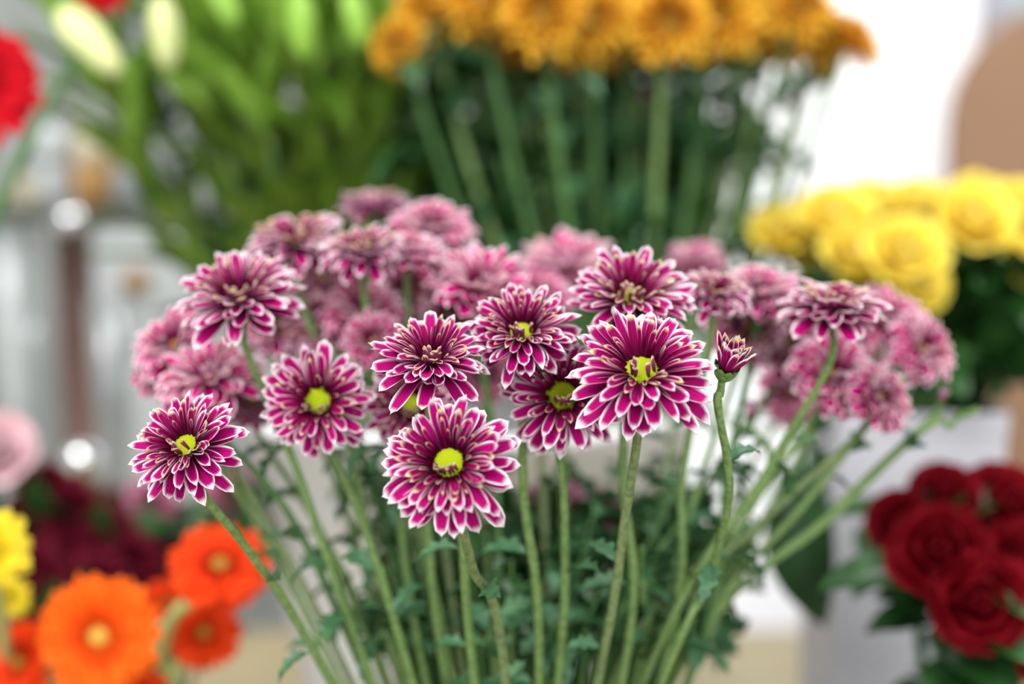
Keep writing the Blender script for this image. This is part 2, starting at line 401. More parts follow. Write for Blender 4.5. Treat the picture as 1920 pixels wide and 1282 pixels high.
# main bucket of the pink bunch (below the frame)
MBASE = at(975, 1282, .63); MBX, MBY = MBASE.x, MBASE.y + .01
vase('flower_bucket', (MBX, MBY, BZ), [(.062, 0), (.066, .04), (.078, .17), (.081, .178)], 'glass', 'clear glass vase holding the pink and white chrysanthemums', 'vase')

# big white bucket behind: holds amber chrysanthemums and lilies
BB = at(880, 800, .97); BBX, BBY = BB.x, BB.y
rimz = at(880, 800, .97-.13).z
vase('white_bucket', (BBX, BBY, BZ), [(.088, 0), (.09, .01), (.155, rimz-BZ-.012), (.16, rimz-BZ-.01), (.161, rimz-BZ)], 'white_plastic', 'round white bucket behind the pink chrysanthemum stems', 'bucket')

# square pale bucket on the right, holds yellow roses
e0 = at(1572, 790, .86); e1 = at(1893, 790, .86); bw = e1.x-e0.x; zt = at(1700, 775, .86).z
e = empty('square_bucket', ((e0.x+e1.x)/2, e0.y+bw/2, BZ), 'tall square pale grey bucket under the yellow roses', 'bucket')
mb = MB(); hw = bw/2; hb = hw*.93; hh = zt-BZ
def sq(r, z): return [Vector((-r, -r, z)), Vector((r, -r, z)), Vector((r, r, z)), Vector((-r, r, z)), Vector((-r, -r, z))]
mb.grid([sq(hb*.01, .0005), sq(hb, .0005), sq(hw*.985, hh*.96), sq(hw, hh*.965), sq(hw, hh), sq(hw-.003, hh), sq(hb-.004, .004), sq(.001, .004)], 5, 8)
link('bucket_body', mb.mesh('bucket_body', ['white_box'], False), e)
SQC = Vector(e.location)

# tan rounded board standing on the floor near the wall
tl = at(1782, 60, 1.95)
e = empty('rounded_board', (tl.x+.3, tl.y, 0), 'tan board with a big rounded top corner standing before white wall', 'board')
mb = MB(); ht = at(1850, 40, 1.95).z+.03; rr = .17; prof = []
for sgn in (1, -1):
    rng = range(0, 13) if sgn == 1 else range(12, -1, -1)
    for k in rng:
        a = k/12*PI/2; x = .3-rr+rr*math.cos(a); z = ht-rr+rr*math.sin(a); prof.append((x*sgn, z))
prof = prof + [(-.3, .02), (.3, .02)]
b = len(prof)
for y in (-.0125, .0125):
    for x, z in prof: mb.v.append(Vector((x, y, z)))
mb.f.append(list(range(b))[::-1]); mb.f.append([b+i for i in range(b)])
for i in range(b): mb.f.append([i, (i+1) % b, b+(i+1) % b, b+i])
mb.mi = [0]*len(mb.f); mb.uv = [[(0, 0)]*len(f) for f in mb.f]
link('panel', mb.mesh('panel', ['tan'], False), e, bevel=.003)
for x in (-.2, .2):
    mb = MB(); mb.box((x-.02, -.15, 0), (x+.02, .15, .022)); link('foot', mb.mesh('foot', ['metal_leg'], False), e)

# ================================================================== PINK AND WHITE CHRYSANTHEMUMS
GP = 'pink and white chrysanthemums in the front bunch'
SHARED = [mum_head(900+i, MUM if i < 4 else PALE, fine=(i % 2 == 0), openness=[-6, 10, -2, 16, 2, 14, -4][i], full=.72, ws=1.3, disk='disk_dull', drad=.11) for i in range(7)]
def mbase(hx, hd):
    """where a stem passes the lower frame edge and where it stands in the bucket"""
    return None
# (x, y, depth, az, el, width_px, head kind, x at lower frame edge or None, label)
F = [
 (1203, 694, .490, 0, 50, 285, 'u1', 1120, 'largest sharp pink and white chrysanthemum with a yellow-green centre, right of the middle'),
 (978, 622, .520, -4, 50, 216, 'u2', 1010, 'sharp chrysanthemum with narrow cream-tipped petals just left above the largest one'),
 (808, 672, .505, 4, 62, 222, 'u3', 890, 'sharp chrysanthemum whose centre is hidden by folded petals, above the lowest front flower'),
 (842, 868, .478, -12, 30, 268, 'u4', 948, 'lowest front chrysanthemum with a yellow-green centre, tilted to the left'),
 (348, 836, .500, -22, 40, 222, 'u5', 622, 'leftmost sharp chrysanthemum, leaning out on a bare diagonal stem above the orange gerberas'),
 (597, 752, .540, -2, 14, 212, 'u6', 775, 'slightly soft chrysanthemum facing the viewer with a round yellow-green centre, left of middle'),
 (1055, 742, .525, 4, 22, 226, 'u7', 1046, 'shaded chrysanthemum tucked behind the left side of the largest one'),
 (1182, 556, .540, 4, 56, 240, 'u8', 1165, 'chrysanthemum with a half-hidden centre directly above the largest one'),
 (448, 558, .560, -10, 56, 236, 'u9', 700, 'chrysanthemum at the upper left with a fan of bright pink petals'),
 (772, 758, .560, -4, 12, 190, 'u10', 838, 'dark shaded chrysanthemum half hidden under the one with folded centre petals'),
 # soft ones behind
 (555, 452, .625, -14, 62, 185, 's0', 760, 'blurred chrysanthemum at the upper left of the bunch, against the green lily stems'),
 (703, 392, .70, 0, 78, 132, 's1', 850, 'small far chrysanthemum, the highest of the bunch, seen almost from the side'),
 (680, 470, .60, -8, 60, 150, 's2', 800, 'blurred chrysanthemum left half of the pair below the highest bloom'),
 (765, 478, .61, 8, 64, 150, 's4', 870, 'blurred chrysanthemum right half of the pair below the highest bloom'),
 (812, 428, .66, 14, 50, 150, 's4', 900, 'pale pink blurred chrysanthemum right of the highest bloom'),
 (898, 538, .605, 6, 48, 190, 's5', 940, 'pale blurred chrysanthemum with a golden centre behind the narrow-petalled sharp one'),
 (1068, 500, .69, 0, 60, 195, 's6', 1050, 'faded pale chrysanthemum blurred behind the top middle of the bunch'),
 (1305, 492, .73, 6, 60, 115, 's5', 1200, 'small far purple-pink chrysanthemum at the top right below the white wall'),
 (1340, 548, .575, 16, 58, 130, 's0', 1235, 'dark magenta chrysanthemum right beside the topmost sharp flower'),
 (1425, 552, .62, 14, 56, 165, 's4', 1270, 'pale pink blurred chrysanthemum next to the dark magenta one at right'),
 (1562, 575, .565, 10, 66, 182, 's2', 1310, 'flat-lying chrysanthemum with white tips on a long bending stem, under the yellow roses'),
 (325, 645, .605, -30, 46, 150, 's4', 660, 'blurred pink chrysanthemum at the left end, upper of two'),
 (300, 700, .62, -40, 34, 110, 's5', 640, 'small blurred pink chrysanthemum at the far left end, lower of two'),
 (392, 706, .585, -16, 52, 190, 's6', 690, 'pale blurred chrysanthemum right above the leftmost sharp one'),
 (472, 752, .62, -10, 34, 110, 's1', 730, 'dark blurred chrysanthemum between the leftmost sharp one and the viewer-facing one'),
 (600, 520, .665, -6, 40, 130, 's4', 790, 'dusky blurred chrysanthemum under the upper left pair of blooms'),
 (520, 610, .64, -10, 46, 140, 's0', 750, 'bright magenta blurred chrysanthemum right below the fan-petalled one'),
 (600, 610, .64, -4, 50, 150, 's2', 800, 'blurred chrysanthemum behind the viewer-facing one, left part of the crowd'),
 (676, 585, .63, 0, 56, 150, 's5', 840, 'pale blurred chrysanthemum above left of the folded-centre flower'),
 (765, 548, .66, 4, 44, 140, 's1', 880, 'dark red-purple blurred chrysanthemum below the right half of the upper pair'),
 (700, 640, .60, -6, 40, 120, 's5', 850, 'pale blurred chrysanthemum peeking out left of the folded-centre flower'),
 (850, 600, .62, 2, 44, 120, 's0', 905, 'magenta blurred chrysanthemum between the folded-centre and narrow-petalled flowers'),
 (905, 705, .64, 0, 30, 110, 's4', 930, 'dusky blurred chrysanthemum in the gap under the narrow-petalled flower'),
 (1010, 560, .66, 2, 46, 120, 's5', 1020, 'blurred chrysanthemum filling the gap behind the narrow-petalled flower'),
 (1400, 612, .635, 10, 40, 150, 's0', 1260, 'deep magenta blurred chrysanthemum above the half-open bud'),
 (1478, 640, .64, 16, 40, 140, 's2', 1290, 'dusky magenta blurred chrysanthemum right of the half-open bud'),
 (1560, 700, .605, 18, 32, 160, 's4', 1330, 'blurred chrysanthemum with white petal tips hanging under the flat-lying one'),
 (1652, 742, .600, 40, 30, 135, 's6', 1360, 'drooping blurred chrysanthemum, lowest at the right side above the grey bucket'),
 (1732, 652, .625, 34, 26, 138, 's6', 1390, 'rightmost blurred chrysanthemum facing right with a golden centre'),
 (1660, 598, .66, 20, 50, 140, 's5', 1370, 'pale blurred chrysanthemum behind the tip of the flat-lying one'),
 (1602, 648, .70, 14, 46, 130, 's4', 1340, 'purple-pink far chrysanthemum between flat-lying and drooping ones'),
 (1480, 735, .70, 10, 10, 120, 's4', 1300, 'faint blurred chrysanthemum low among the stems at right'),
 (1035, 975, .74, -4, 12, 150, 's1', 1040, 'dim blurred chrysanthemum low among the stems, below the shaded one'),
 (1125, 965, .78, 6, 20, 110, 's3', 1080, 'dim blurred chrysanthemum low among the stems right of its twin'),
 (1205, 1000, .80, 6, 20, 80, 's1', 1110, 'small dim magenta chrysanthemum deep among the stems under the largest one'),
]
UN = {'u1': dict(openness=-2, full=.75, drad=.245, lean=6), 'u2': dict(openness=2, full=1.05), 'u3': dict(openness=4, full=.85, wild=1.2, drad=.15), 'u4': dict(openness=0, full=.95, drad=.235, lean=6, wild=.6), 'u5': dict(openness=0, full=.85, wild=.8, drad=.24), 'u6': dict(openness=0, wild=.9, full=.7, drad=.25),
      'u7': dict(openness=-4, full=.7, drad=.27), 'u8': dict(openness=2, full=.7), 'u9': dict(openness=6, full=.6, drad=.12), 'u10': dict(openness=2)}
def stem_target(hx, d, xb, r):
    vd = .63 + (d-.63)*.45
    if xb is None: xb = 975+(hx-975)*.5
    via = at(xb, 1282, vd)
    dx, dy = via.x-MBX, via.y-MBY
    b = Vector((MBX-dx*.35, MBY-dy*.5, BZ+.004)); rr = math.hypot(b.x-MBX, b.y-MBY)
    if rr > .05: b.x = MBX+(b.x-MBX)*.05/rr; b.y = MBY+(b.y-MBY)*.05/rr
    return via, b
for i, (x, y, d, az, el, wpx, kind, xb, label) in enumerate(F):
    r = random.Random(i)
    R = wpx/2/FPX*d*(1.04 if i < 10 else 1.14)
    parts = mum_head(40+i, MUM, True, **UN[kind]) if kind[0] == 'u' else SHARED[int(kind[1])]
    if 10 <= i <= 20 or i == 23: el += 12
    if xb > 1250: xb = 1120+(i*53 % 7)*28
    via, base = stem_target(x, d, xb, r)
    hp = at(x, y, d); mid = hp.lerp(via, .45) + Vector((r.uniform(-.003, .003), 0.004, 0))
    if i == 20: mid = at(1440, 880, .595)
    plant('chrysanthemum', 'flower', label, GP, (x, y), d, az, el, R, parts, base, [mid, via], seed=i, leaves=(3 if i < 10 else 5), lrange=(.6, .9) if i < 10 else (.42, .88), lscale=.6, srad=.00165 if i < 21 else .0015,
          roll=(r.uniform(-.25, .25) if i < 10 else None), stem_mat=['stem', 'stem_dull', 'stem', 'stem_dark'][i % 4] if i > 9 else ('stem_dull' if i in (0, 3) else 'stem'))

# buds of the bunch --------------------------------------------------
def bud_head(seed, mats, n=26, Wd=.2, opening=62, calh=1):
    r = random.Random(seed); pm = MB()
    for (k, L, a) in ((10, 1.0, opening), (9, .95, opening+8), (8, .85, opening+16)):
        for i in range(k): petal(pm, 1, 2*PI*i/k+r.uniform(-.2, .2), L*r.uniform(.85, 1.1), Wd*r.uniform(.8, 1.1), D2(a-6+r.uniform(-4, 4)), D2(a+8+r.uniform(-8, 8)), .1, 1.5, 0, rnd=r, pointy=.5, basew=.6)
    cal = MB(); cal.lathe([(.05, -.22), (.12, -.18), (.22, -.06), (.27, .08), (.2, .12)], 14)
    for i in range(9): petal(cal, 1, 2*PI*i/9, .42, .22, D2(40), D2(85), .14, .8, -.1, mi=(0, 0), rnd=r, pointy=.6, nu=5, nv=7)
    return {'petals': pm.mesh('petals', mats), 'calyx': cal.mesh('calyx', ['calyx'])}
BUDS = [((1358, 700), .505, 24, 58, 110, 'u', 1240, [(1346, 760, .507), (1366, 930, .53), (1318, 1110, .565)], 'half-open pink bud with cream tips just right of the largest chrysanthemum'),
        ((1408, 785), .62, -6, 70, 50, 'p', 1240, [(1425, 820, .62), (1432, 900, .62)], 'small closed pink bud on a pale green stem low at the right'),
        ((1204, 1050), .60, 0, 80, 36, 'g', 1190, [(1206, 1120, .6)], 'tiny pale yellow-green bud among the stems under the largest chrysanthemum'),
        ((1762, 752), .63, 20, 60, 40, 'p', 1260, [(1740, 790, .63), (1570, 950, .63)], 'small pinkish bud at the right end above the grey bucket'),
        ((1800, 778), .63, 70, 20, 46, 'g', 1255, [(1740, 800, .63), (1560, 970, .63)], 'green sideways bud at the right end above the grey bucket')]
BUDM = {'u': bud_head(1, ['mum_in', 'mum'], opening=66, Wd=.26), 'p': bud_head(2, ['pale', 'pale_under'], opening=78), 'g': bud_head(3, ['bud_green', 'calyx'], opening=84, Wd=.25)}
for i, (hp, d, az, el, wp, k, xb, vv, label) in enumerate(BUDS):
    via, base = stem_target(hp[0], d, xb, random.Random(5))
    plant('chrysanthemum_bud', 'flower bud', label, 'buds in the pink and white bunch', hp, d, az, el, wp/FPX*d*.75, BUDM[k], base,
          [at(*q) for q in vv]+[via], seed=70+i, leaves=2, srad=.0013 if i else .0015, lscale=.5, offs=.15, near=.006)

# leafy shoots filling the lower stems of the pink bunch ---------------
sh = [(600, 1000, .66, 720), (680, 960, .66, 780), (720, 1060, .62, 800), (790, 1000, .70, 850), (660, 1130, .60, 760), (860, 1100, .66, 880),
      (960, 1050, .60, 960), (990, 1100, .68, 985), (1090, 1040, .66, 1060), (1120, 1120, .60, 1090), (1180, 1110, .66, 1120), (1240, 1020, .64, 1180), (1290, 1080, .60, 1200), (1330, 980, .68, 1230), (1400, 1000, .64, 1250),
      (1400, 900, .68, 1240), (930, 1160, .58, 930), (1260, 900, .68, 1170), (1440, 950, .66, 1240), (1050, 1160, .60, 1030)]
rs = random.Random(77)
for _ in range(84):
    x = rs.uniform(690, 1380); sh.append((x, rs.uniform(880, 1080) if 620 < x < 1350 else rs.uniform(960, 1120), rs.uniform(.64, .78), 975+(x-975)*rs.uniform(.5, .75)))
for i, (x, y, d, xb) in enumerate(sh):
    via, base = stem_target(x, d, xb, random.Random(i)); hp = at(x, y, d); r = random.Random(300+i)
    e = empty('leafy_shoot', base, 'thin green side shoot with small lobed leaves among the pink bunch stems', 'shoot', 'leafy shoots between the pink chrysanthemum stems')
    path = [p-base for p in catmull([hp, hp.lerp(via, .5)+Vector((r.uniform(-.004, .004), 0, 0)), via, base+Vector((0, 0, .002))], 9)]
    sm = MB(); sm.tube(path, lambda t: .0006+.0009*min(1, t*2), 7); st = link('stem', sm.mesh('stem', ['stem_dark' if i % 2 else 'stem']), e)
    for k in range(9):
        q = int((.02+.075*k)*(len(path)-2)); p = path[q]; tg = (path[q]-path[q+1]).normalized()
        ax = Matrix.Rotation(r.uniform(0, 6.28), 3, tg) @ tg.orthogonal().normalized()
        m = Matrix((ax, tg.cross(ax), tg)).transposed().to_4x4()
        link('leaf', (LEAF_ME if i % 3 else LEAF_ME_DARK)[r.randrange(5)], st, Matrix.Translation(p+ax*.001) @ m @ Matrix.Scale(r.uniform(.3, .68)*(1 if i < 22 else 1.35), 4))

# ================================================================== AMBER CHRYSANTHEMUMS (behind, above)
AM = [mum_head(500+i, ('amber', 'amber_under', 'amber', 'amber_under'), False, openness=6+4*i, disk='disk_olive') for i in range(3)]
GA = 'amber chrysanthemums of the tall bunch along the top edge'
A = [(745, 72, .90, -30, 10, 100, 'small amber chrysanthemum at the left end of the tall bunch, over the green lilies'),
     (800, 4, .92, -20, 30, 120, None), (860, 20, .98, -14, 20, 130, None), (905, -20, .9, -10, 40, 150, None), (960, 40, .95, -6, 14, 120, None), (1020, 14, .86, -6, 20, 150, None),
     (1110, 20, .88, 0, 24, 150, None), (1085, 70, .95, 0, 6, 90, None), (1045, 135, 1.0, -4, -10, 80, 'amber chrysanthemum hanging lowest in the middle of the tall bunch'),
     (1180, 24, .9, 4, 20, 150, None), (1255, 30, .85, 4, 14, 150, None), (1340, 20, .87, 8, 14, 160, None), (1300, -30, .95, 8, 30, 150, None), (1415, 10, .93, 14, 20, 130, None), (1460, 45, 1.0, 10, 0, 120, None),
     (1500, 0, .9, 20, 26, 130, None), (1545, 55, .92, 24, 14, 110, None), (1600, 66, .90, 50, 30, 110, 'rightmost amber chrysanthemum with a dark red underside against the white wall'),
     (1550, 110, .96, 40, -10, 70, 'small drooping amber chrysanthemum below the right end of the tall bunch'), (1390, 80, 1.02, 0, 0, 110, None), (1150, 90, 1.04, 0, 0, 100, None), (930, 90, 1.04, -8, 0, 110, None), (1230, -60, .95, 0, 50, 160, None), (1050, -70, .95, 0, 50, 160, None),
     (880, -70, 1.0, 0, 50, 160, None), (1440, -60, .95, 10, 50, 160, None)]
cx = at(1165, 900, .95)
def in_bucket(p, rmax=.075):
    q = Vector((p.x-BBX, p.y-BBY, 0)); 
    if q.length > rmax: q = q.normalized()*rmax
    return Vector((BBX+q.x, BBY+q.y, BZ+.005))
for i, (x, y, d, az, el, wp, label) in enumerate(A):
    r = random.Random(600+i); y += 14
    if label is None: label = 'amber and rust chrysanthemum in the blurred row along the top edge'
    neck = at(1165+(x-1165)*.10, 880, .95)+Vector((0, r.uniform(-.02, .02), 0)); base = in_bucket(Vector((neck.x+(neck.x-BBX)*.2, neck.y, 0)))
    mid = at(x, y, d).lerp(neck, .5)+Vector(((x-1165)/FPX*.09, 0, 0))
    plant('amber_chrysanthemum', 'flower', label, GA, (x, y), d, az, el, wp/2/FPX*d*1.25, AM[i % 3], base, [mid, neck], stem_mat=['stem_dark', 'stem', 'stem_dark'][i % 3],
          srad=.0026, leaves=(5 if x < 1350 else 2), lrange=(.2, .6), leafset=LEAF_ME if i % 2 else LEAF_ME_DARK, seed=600+i, lscale=1.35)
# bare side stems with tiny buds on the right of the tall bunch
for i, (x, y, l) in enumerate([(1485, 203, 'tiny red-brown bud alone before the white wall, right of the tall stems'), (1205, 190, 'pale bud on a bare stem in front of the amber bunch stems')]):
    neck = at(1165+(x-1165)*.2, 860, .95); base = in_bucket(neck)
    plant('amber_bud', 'flower bud', l, 'buds in the tall amber bunch', (x, y), .92, 30, 60, .0085, {'petals': BUDM['u' if i == 0 else 'p']['petals'], 'calyx': BUDM['u']['calyx']}, base, [at(x, y, .92).lerp(neck, .5)+Vector((.01, 0, 0)), neck], stem_mat='stem', srad=.0016, leaves=2, seed=660+i, offs=.15, near=.01)
# leafy shoots with no flower that thicken the tall bunch
for i in range(72):
    r = random.Random(700+i); x = r.uniform(830, 1500) if i < 40 else r.uniform(680, 1290); y = r.uniform(60, 380) if x < 1330 else r.uniform(150, 300); d = r.uniform(.9, 1.08) if i < 40 else r.uniform(1.02, 1.12)
    hp = at(x, y, d); neck = at(1165+(x-1165)*.22, 830, .97+r.uniform(-.03, .06)); base = in_bucket(neck)
    e = empty('leafy_shoot', base, 'leafy green shoot between the tall amber chrysanthemum stems', 'shoot', 'leafy shoots in the tall amber bunch')
    path = [p-base for p in catmull([hp, hp.lerp(neck, .5)+Vector(((x-1165)/FPX*.08, 0, 0)), neck, base], 8)]
    sm = MB(); sm.tube(path, .0022, 6); st = link('stem', sm.mesh('stem', ['stem_dark' if i % 3 else 'stem']), e)
    for k in range(10 if x < 1300 else 3):
        q = int((.02+.06*k)*(len(path)-2)); p = path[q]; tg = (path[q]-path[q+1]).normalized()
        ax = Matrix.Rotation(r.uniform(0, 6.28), 3, tg) @ tg.orthogonal().normalized()
        link('leaf', (LEAF_ME if i % 3 == 0 else LEAF_ME_DARK)[r.randrange(5)], st, Matrix.Translation(p) @ Matrix((ax, tg.cross(ax), tg)).transposed().to_4x4() @ Matrix.Scale(r.uniform(1.1, 1.8), 4))

# ================================================================== LILIES (upper left, blurred)
def lily_leaves(mb, path, n, r, L=.085, Wd=.014, mi=0, t0=.05, t1=.9):
    for k in range(n):
        t = t0+(t1-t0)*k/n; q = int(t*(len(path)-2)); p = path[q]; tg = (path[q]-path[q+1]).normalized()
        ax = Matrix.Rotation(k*2.4+r.uniform(-.4, .4), 3, tg) @ tg.orthogonal().normalized()
        m = Matrix.Translation(p) @ Matrix((ax, tg.cross(ax), tg)).transposed().to_4x4()
        sub = MB(); leaf_mesh(sub, L*r.uniform(.7, 1.15), Wd*r.uniform(.8, 1.2), r, 0, bend=r.uniform(-.7, .1), nu=5, nv=9, a=r.uniform(.85, 1.25))
        b = len(mb.v); mb.v += [m @ v for v in sub.v]; mb.f += [[b+i for i in f] for f in sub.f]; mb.mi += [mi]*len(sub.f); mb.uv += sub.uv
def lily_bud(r):
    mb = MB()
    prof = [(.02, 0), (.10, .05), (.15, .2), (.19, .45), (.2, .65), (.15, .85), (.06, .97), (.01, 1)]
    n = 18; b = 0
    for (q, z) in prof:
        for i in range(n):
            a = 2*PI*i/n; rr = q*(1+.13*math.cos(3*a)); mb.v.append(Vector((rr*math.cos(a), rr*math.sin(a), z)))
    for k in range(len(prof)-1):
        for i in range(n): mb.f.append([k*n+i, k*n+(i+1) % n, (k+1)*n+(i+1) % n, (k+1)*n+i]); mb.mi.append(0); mb.uv.append([(0, 0)]*4)
    return mb
LB = lily_bud(None)
LBM = {m: LB.mesh('bud', [m]) for m in ('bud_green', 'leaf_bright')}
lil = [((150, 20), 1.0, 520, 24, [((225, 140), (110, 15), 'bud_green')], 'lily stem leaning far left with a long pale bud'),
       ((320, -60), 1.0, 570, 30, [((315, 130), (300, -10), 'bud_green')], 'lily stem with a thick pale yellow-green bud at the upper left'),
       ((430, -80), .98, 600, 34, [((440, 50), (390, -60), 'leaf_bright')], 'lily stem with bright green top leaves left of the middle one'),
       ((530, -90), .96, 640, 34, [((570, 110), (560, -20), 'leaf_bright')], 'lily stem with a bright lime bud at the top edge'),
       ((620, -80), 1.0, 660, 34, [((680, 90), (650, -20), 'leaf_bright')], 'lily stem with a mint green bud beside the small amber flower'),
       ((700, -80), 1.05, 700, 34, [], 'lily stem closest to the amber bunch, no bud in view'),
       ((380, 60), 1.1, 560, 34, [], 'shorter lily stem behind the pale budded one'),
       ((480, 100), 1.12, 600, 34, [], 'shorter lily stem behind the left middle one'),
       ((600, 120), 1.14, 660, 34, [], 'shorter lily stem behind the lime budded one'),
       ((760, 140), 1.12, 730, 34, [], 'shorter lily stem standing behind the left amber flower stems'),
       ((840, 100), 1.14, 780, 34, [], 'lily stem hidden among the left amber chrysanthemum stems'),
       ((270, 130), 1.1, 500, 24, [], 'lily stem behind the far left leaning one')] + [((x_, y_), 1.16, n_, 36, [], 'lily stem in the dark green rear row, mostly hidden by leaves') for x_, y_, n_ in ((430, 180, 600), (560, 220, 650), (650, 180, 680), (720, 200, 720))]
for i, (tp, d, nx, nl, buds, label) in enumerate(lil):
    r = random.Random(800+i); hp = at(tp[0], tp[1], d); neck = at(nx+60, 780, 1.0); base = in_bucket(at(nx+120, 900, 1.0)+Vector((0, r.uniform(-.03, .04), 0)))
    e = empty('lily', base, label, 'flower', 'green lilies at the upper left' if i < 12 else 'lily stems of the rear row')
    mid = hp.lerp(neck, .5) + Vector(((nx-tp[0])/FPX*-.12, 0, 0))
    path = [p-base for p in catmull([hp, mid, neck, base], 10)]
    sm = MB(); sm.tube(path, .0042, 8); st = link('stem', sm.mesh('stem', [M['leaf_lily']]), e)
    lm = MB(); lily_leaves(lm, path, nl, r, t1=.62, mi=0); 
    if i < 6: lily_leaves(lm, path, 18, r, t0=0, t1=.3, mi=1, L=.085, Wd=.022)
    link('leaves', lm.mesh('leaves', ['leaf_dark' if i > 5 else 'leaf_lily', 'leaf_bright']), st)
    for (b0, b1, m) in buds:
        A0, A1 = at(b0[0], b0[1], d-.09)-base, at(b1[0], b1[1], d-.09)-base; L = (A1-A0).length; z = (A1-A0).normalized()
        link('bud', LBM[m], e, Matrix.Translation(A0) @ basis(z).to_4x4() @ Matrix.Scale(L, 4) )
        q = path[max(0, min(len(path)-1, 5))]
        s2 = MB(); s2.tube([q, q.lerp(A0, .5)+Vector((0, -.004, 0)), A0+z*.004], .0022, 7); link('pedicel', s2.mesh('pedicel', ['leaf_lily']), e)

# ================================================================== ROSES
def rose(seed, mat, opening=0):
    r = random.Random(seed); mb = MB()
    for (n, L, Wd, a0, a1, r0, cup, z0) in ((3, .75, .7, 86, 100, .06, 1.6, .1), (4, .85, .8, 82, 96, .12, 1.2, .05), (5, .95, .95, 74, 84, .2, .95, 0), (5, 1.0, 1.1, 62, 66-opening, .28, .85, -.05), (6, 1.02, 1.15, 48, 44-opening, .3, .7, -.08)):
        off = r.uniform(0, 6)
        for i in range(n):
            petal(mb, 1, off+2*PI*i/n+r.uniform(-.1, .1), L*r.uniform(.92, 1.05), Wd, D2(a0), D2(a1+r.uniform(-5, 5)), r0, cup, z0, nu=9, nv=10, th=.015, mi=(0, 0), rnd=r, basew=.6, pointy=-.2, curl=-.9, wob=.02)
    cal = MB(); cal.lathe([(.05, -.35), (.16, -.3), (.24, -.15), (.22, 0)], 14)
    for i in range(5): petal(cal, 1, 2*PI*i/5, .6, .2, D2(20), D2(-20), .15, .5, -.18, mi=(0, 0), rnd=r, pointy=.8, nu=5, nv=7)
    return {'petals': mb.mesh('petals', [mat]), 'calyx': cal.mesh('calyx', ['leaf_dark'])}
RY = [rose(i, 'rose_yellow', 4*i) for i in range(3)]; RR = [rose(10+i, 'rose_red', 4*i) for i in range(3)]
BIGLEAF = []
for i in range(5):
    mb = MB(); leaf_mesh(mb, .05+.006*i, .03, random.Random(i+50), 0, bend=-.9); BIGLEAF.append(mb.mesh('leaf', ['leaf_dark']))
yr = [(1470, 450, .92, -20, 50, 115, 'yellow rose at the left end of the yellow group, beside the tall stems'), (1562, 425, .90, -6, 50, 130, 'yellow rose second from left on the upper edge of the yellow group'), (1632, 405, .93, -10, 60, 120, 'yellow rose touching the white wall, third along the top'),
      (1600, 490, .88, 0, 40, 120, 'yellow rose above the flat-lying chrysanthemum'), (1690, 490, .86, 0, 34, 140, 'large yellow rose in the middle of the yellow group'), (1722, 405, .92, 0, 60, 120, 'yellow rose on top beneath the edge of the tan board'), (1722, 540, .85, 4, 20, 95, 'lowest yellow rose, just above the pale right chrysanthemums'),
      (1820, 430, .87, 0, 40, 140, 'yellow rose on the brown stem, right part of the group'), (1840, 395, .93, 6, 60, 120, 'yellow rose on top at the right in front of the tan board'), (1915, 410, .90, 6, 50, 120, 'yellow rose cut by the right edge, upper one'), (1915, 500, .86, 10, 30, 100, 'yellow rose cut by the right edge, lower one'), (1520, 480, .93, -10, 40, 110, 'yellow rose low on the left side of the yellow group'), (1780, 470, .92, 0, 40, 110, 'yellow rose half hidden left of the one on the brown stem')]
for i, (x, y, d, az, el, wp, label) in enumerate(yr):
    r = random.Random(i+20)
    base = SQC+Vector((r.uniform(-.025, .025), r.uniform(-.03, .03), .006)); neck = Vector((base.x+(at(x, y, d).x-base.x)*.25, base.y-.01, zt+.0))
    plant('yellow_rose', 'rose', label, 'yellow roses on the right', (x, y), d, az, el, wp/2/FPX*d*1.1, RY[i % 3], base, [at(x, y, d).lerp(neck, .6), neck], stem_mat='stem_brown' if i == 7 else 'stem_dark', srad=.0048 if i == 7 else .003, leaves=9, leafset=BIGLEAF, lrange=(.32, .6), seed=i+20, near=.02)
rv = at(1850, 1282, .74); rvx, rvy = rv.x, rv.y+.02
vase('rose_vase', (rvx, rvy, BZ), [(.04, 0), (.045, .02), (.05, .1), (.042, .15), (.05, .16)], 'glass', 'clear glass vase with the dark red roses', 'vase')
rd = [(1692, 985, .72, -40, 30, 110, 'dark red rose at the left tip of the red group'), (1768, 940, .74, -14, 55, 120, 'dark red rose at the top left of the red group'), (1765, 1045, .69, -20, 30, 170, 'large dark red rose in front at the left of the red group'),
      (1878, 965, .74, 0, 50, 160, 'dark red rose on top at the right edge'), (1830, 1125, .68, -10, 14, 170, 'dark red rose lowest in the red group'), (1905, 1060, .70, 4, 30, 150, 'dark red rose cut by the right edge'), (1895, 1180, .71, 0, 5, 150, 'dark red rose cut by the right edge near the bottom, below the others')]
for i, (x, y, d, az, el, wp, label) in enumerate(rd):
    r = random.Random(i+40); base = Vector((rvx+r.uniform(-.02, .02), rvy+r.uniform(-.02, .02), BZ+.005)); hp = at(x, y, d); neck = Vector((rvx+(hp.x-rvx)*.25, rvy, BZ+.16))
    plant('red_rose', 'rose', label, 'dark red roses at the lower right', (x, y), d, az, el, wp/2/FPX*d*1.12, RR[i % 3], base, [hp.lerp(neck, .6)+Vector((0, .01, 0)), neck], stem_mat='stem_dark', srad=.0025, leaves=6, leafset=BIGLEAF, lrange=(.15, .6), seed=i+40, lscale=.8)
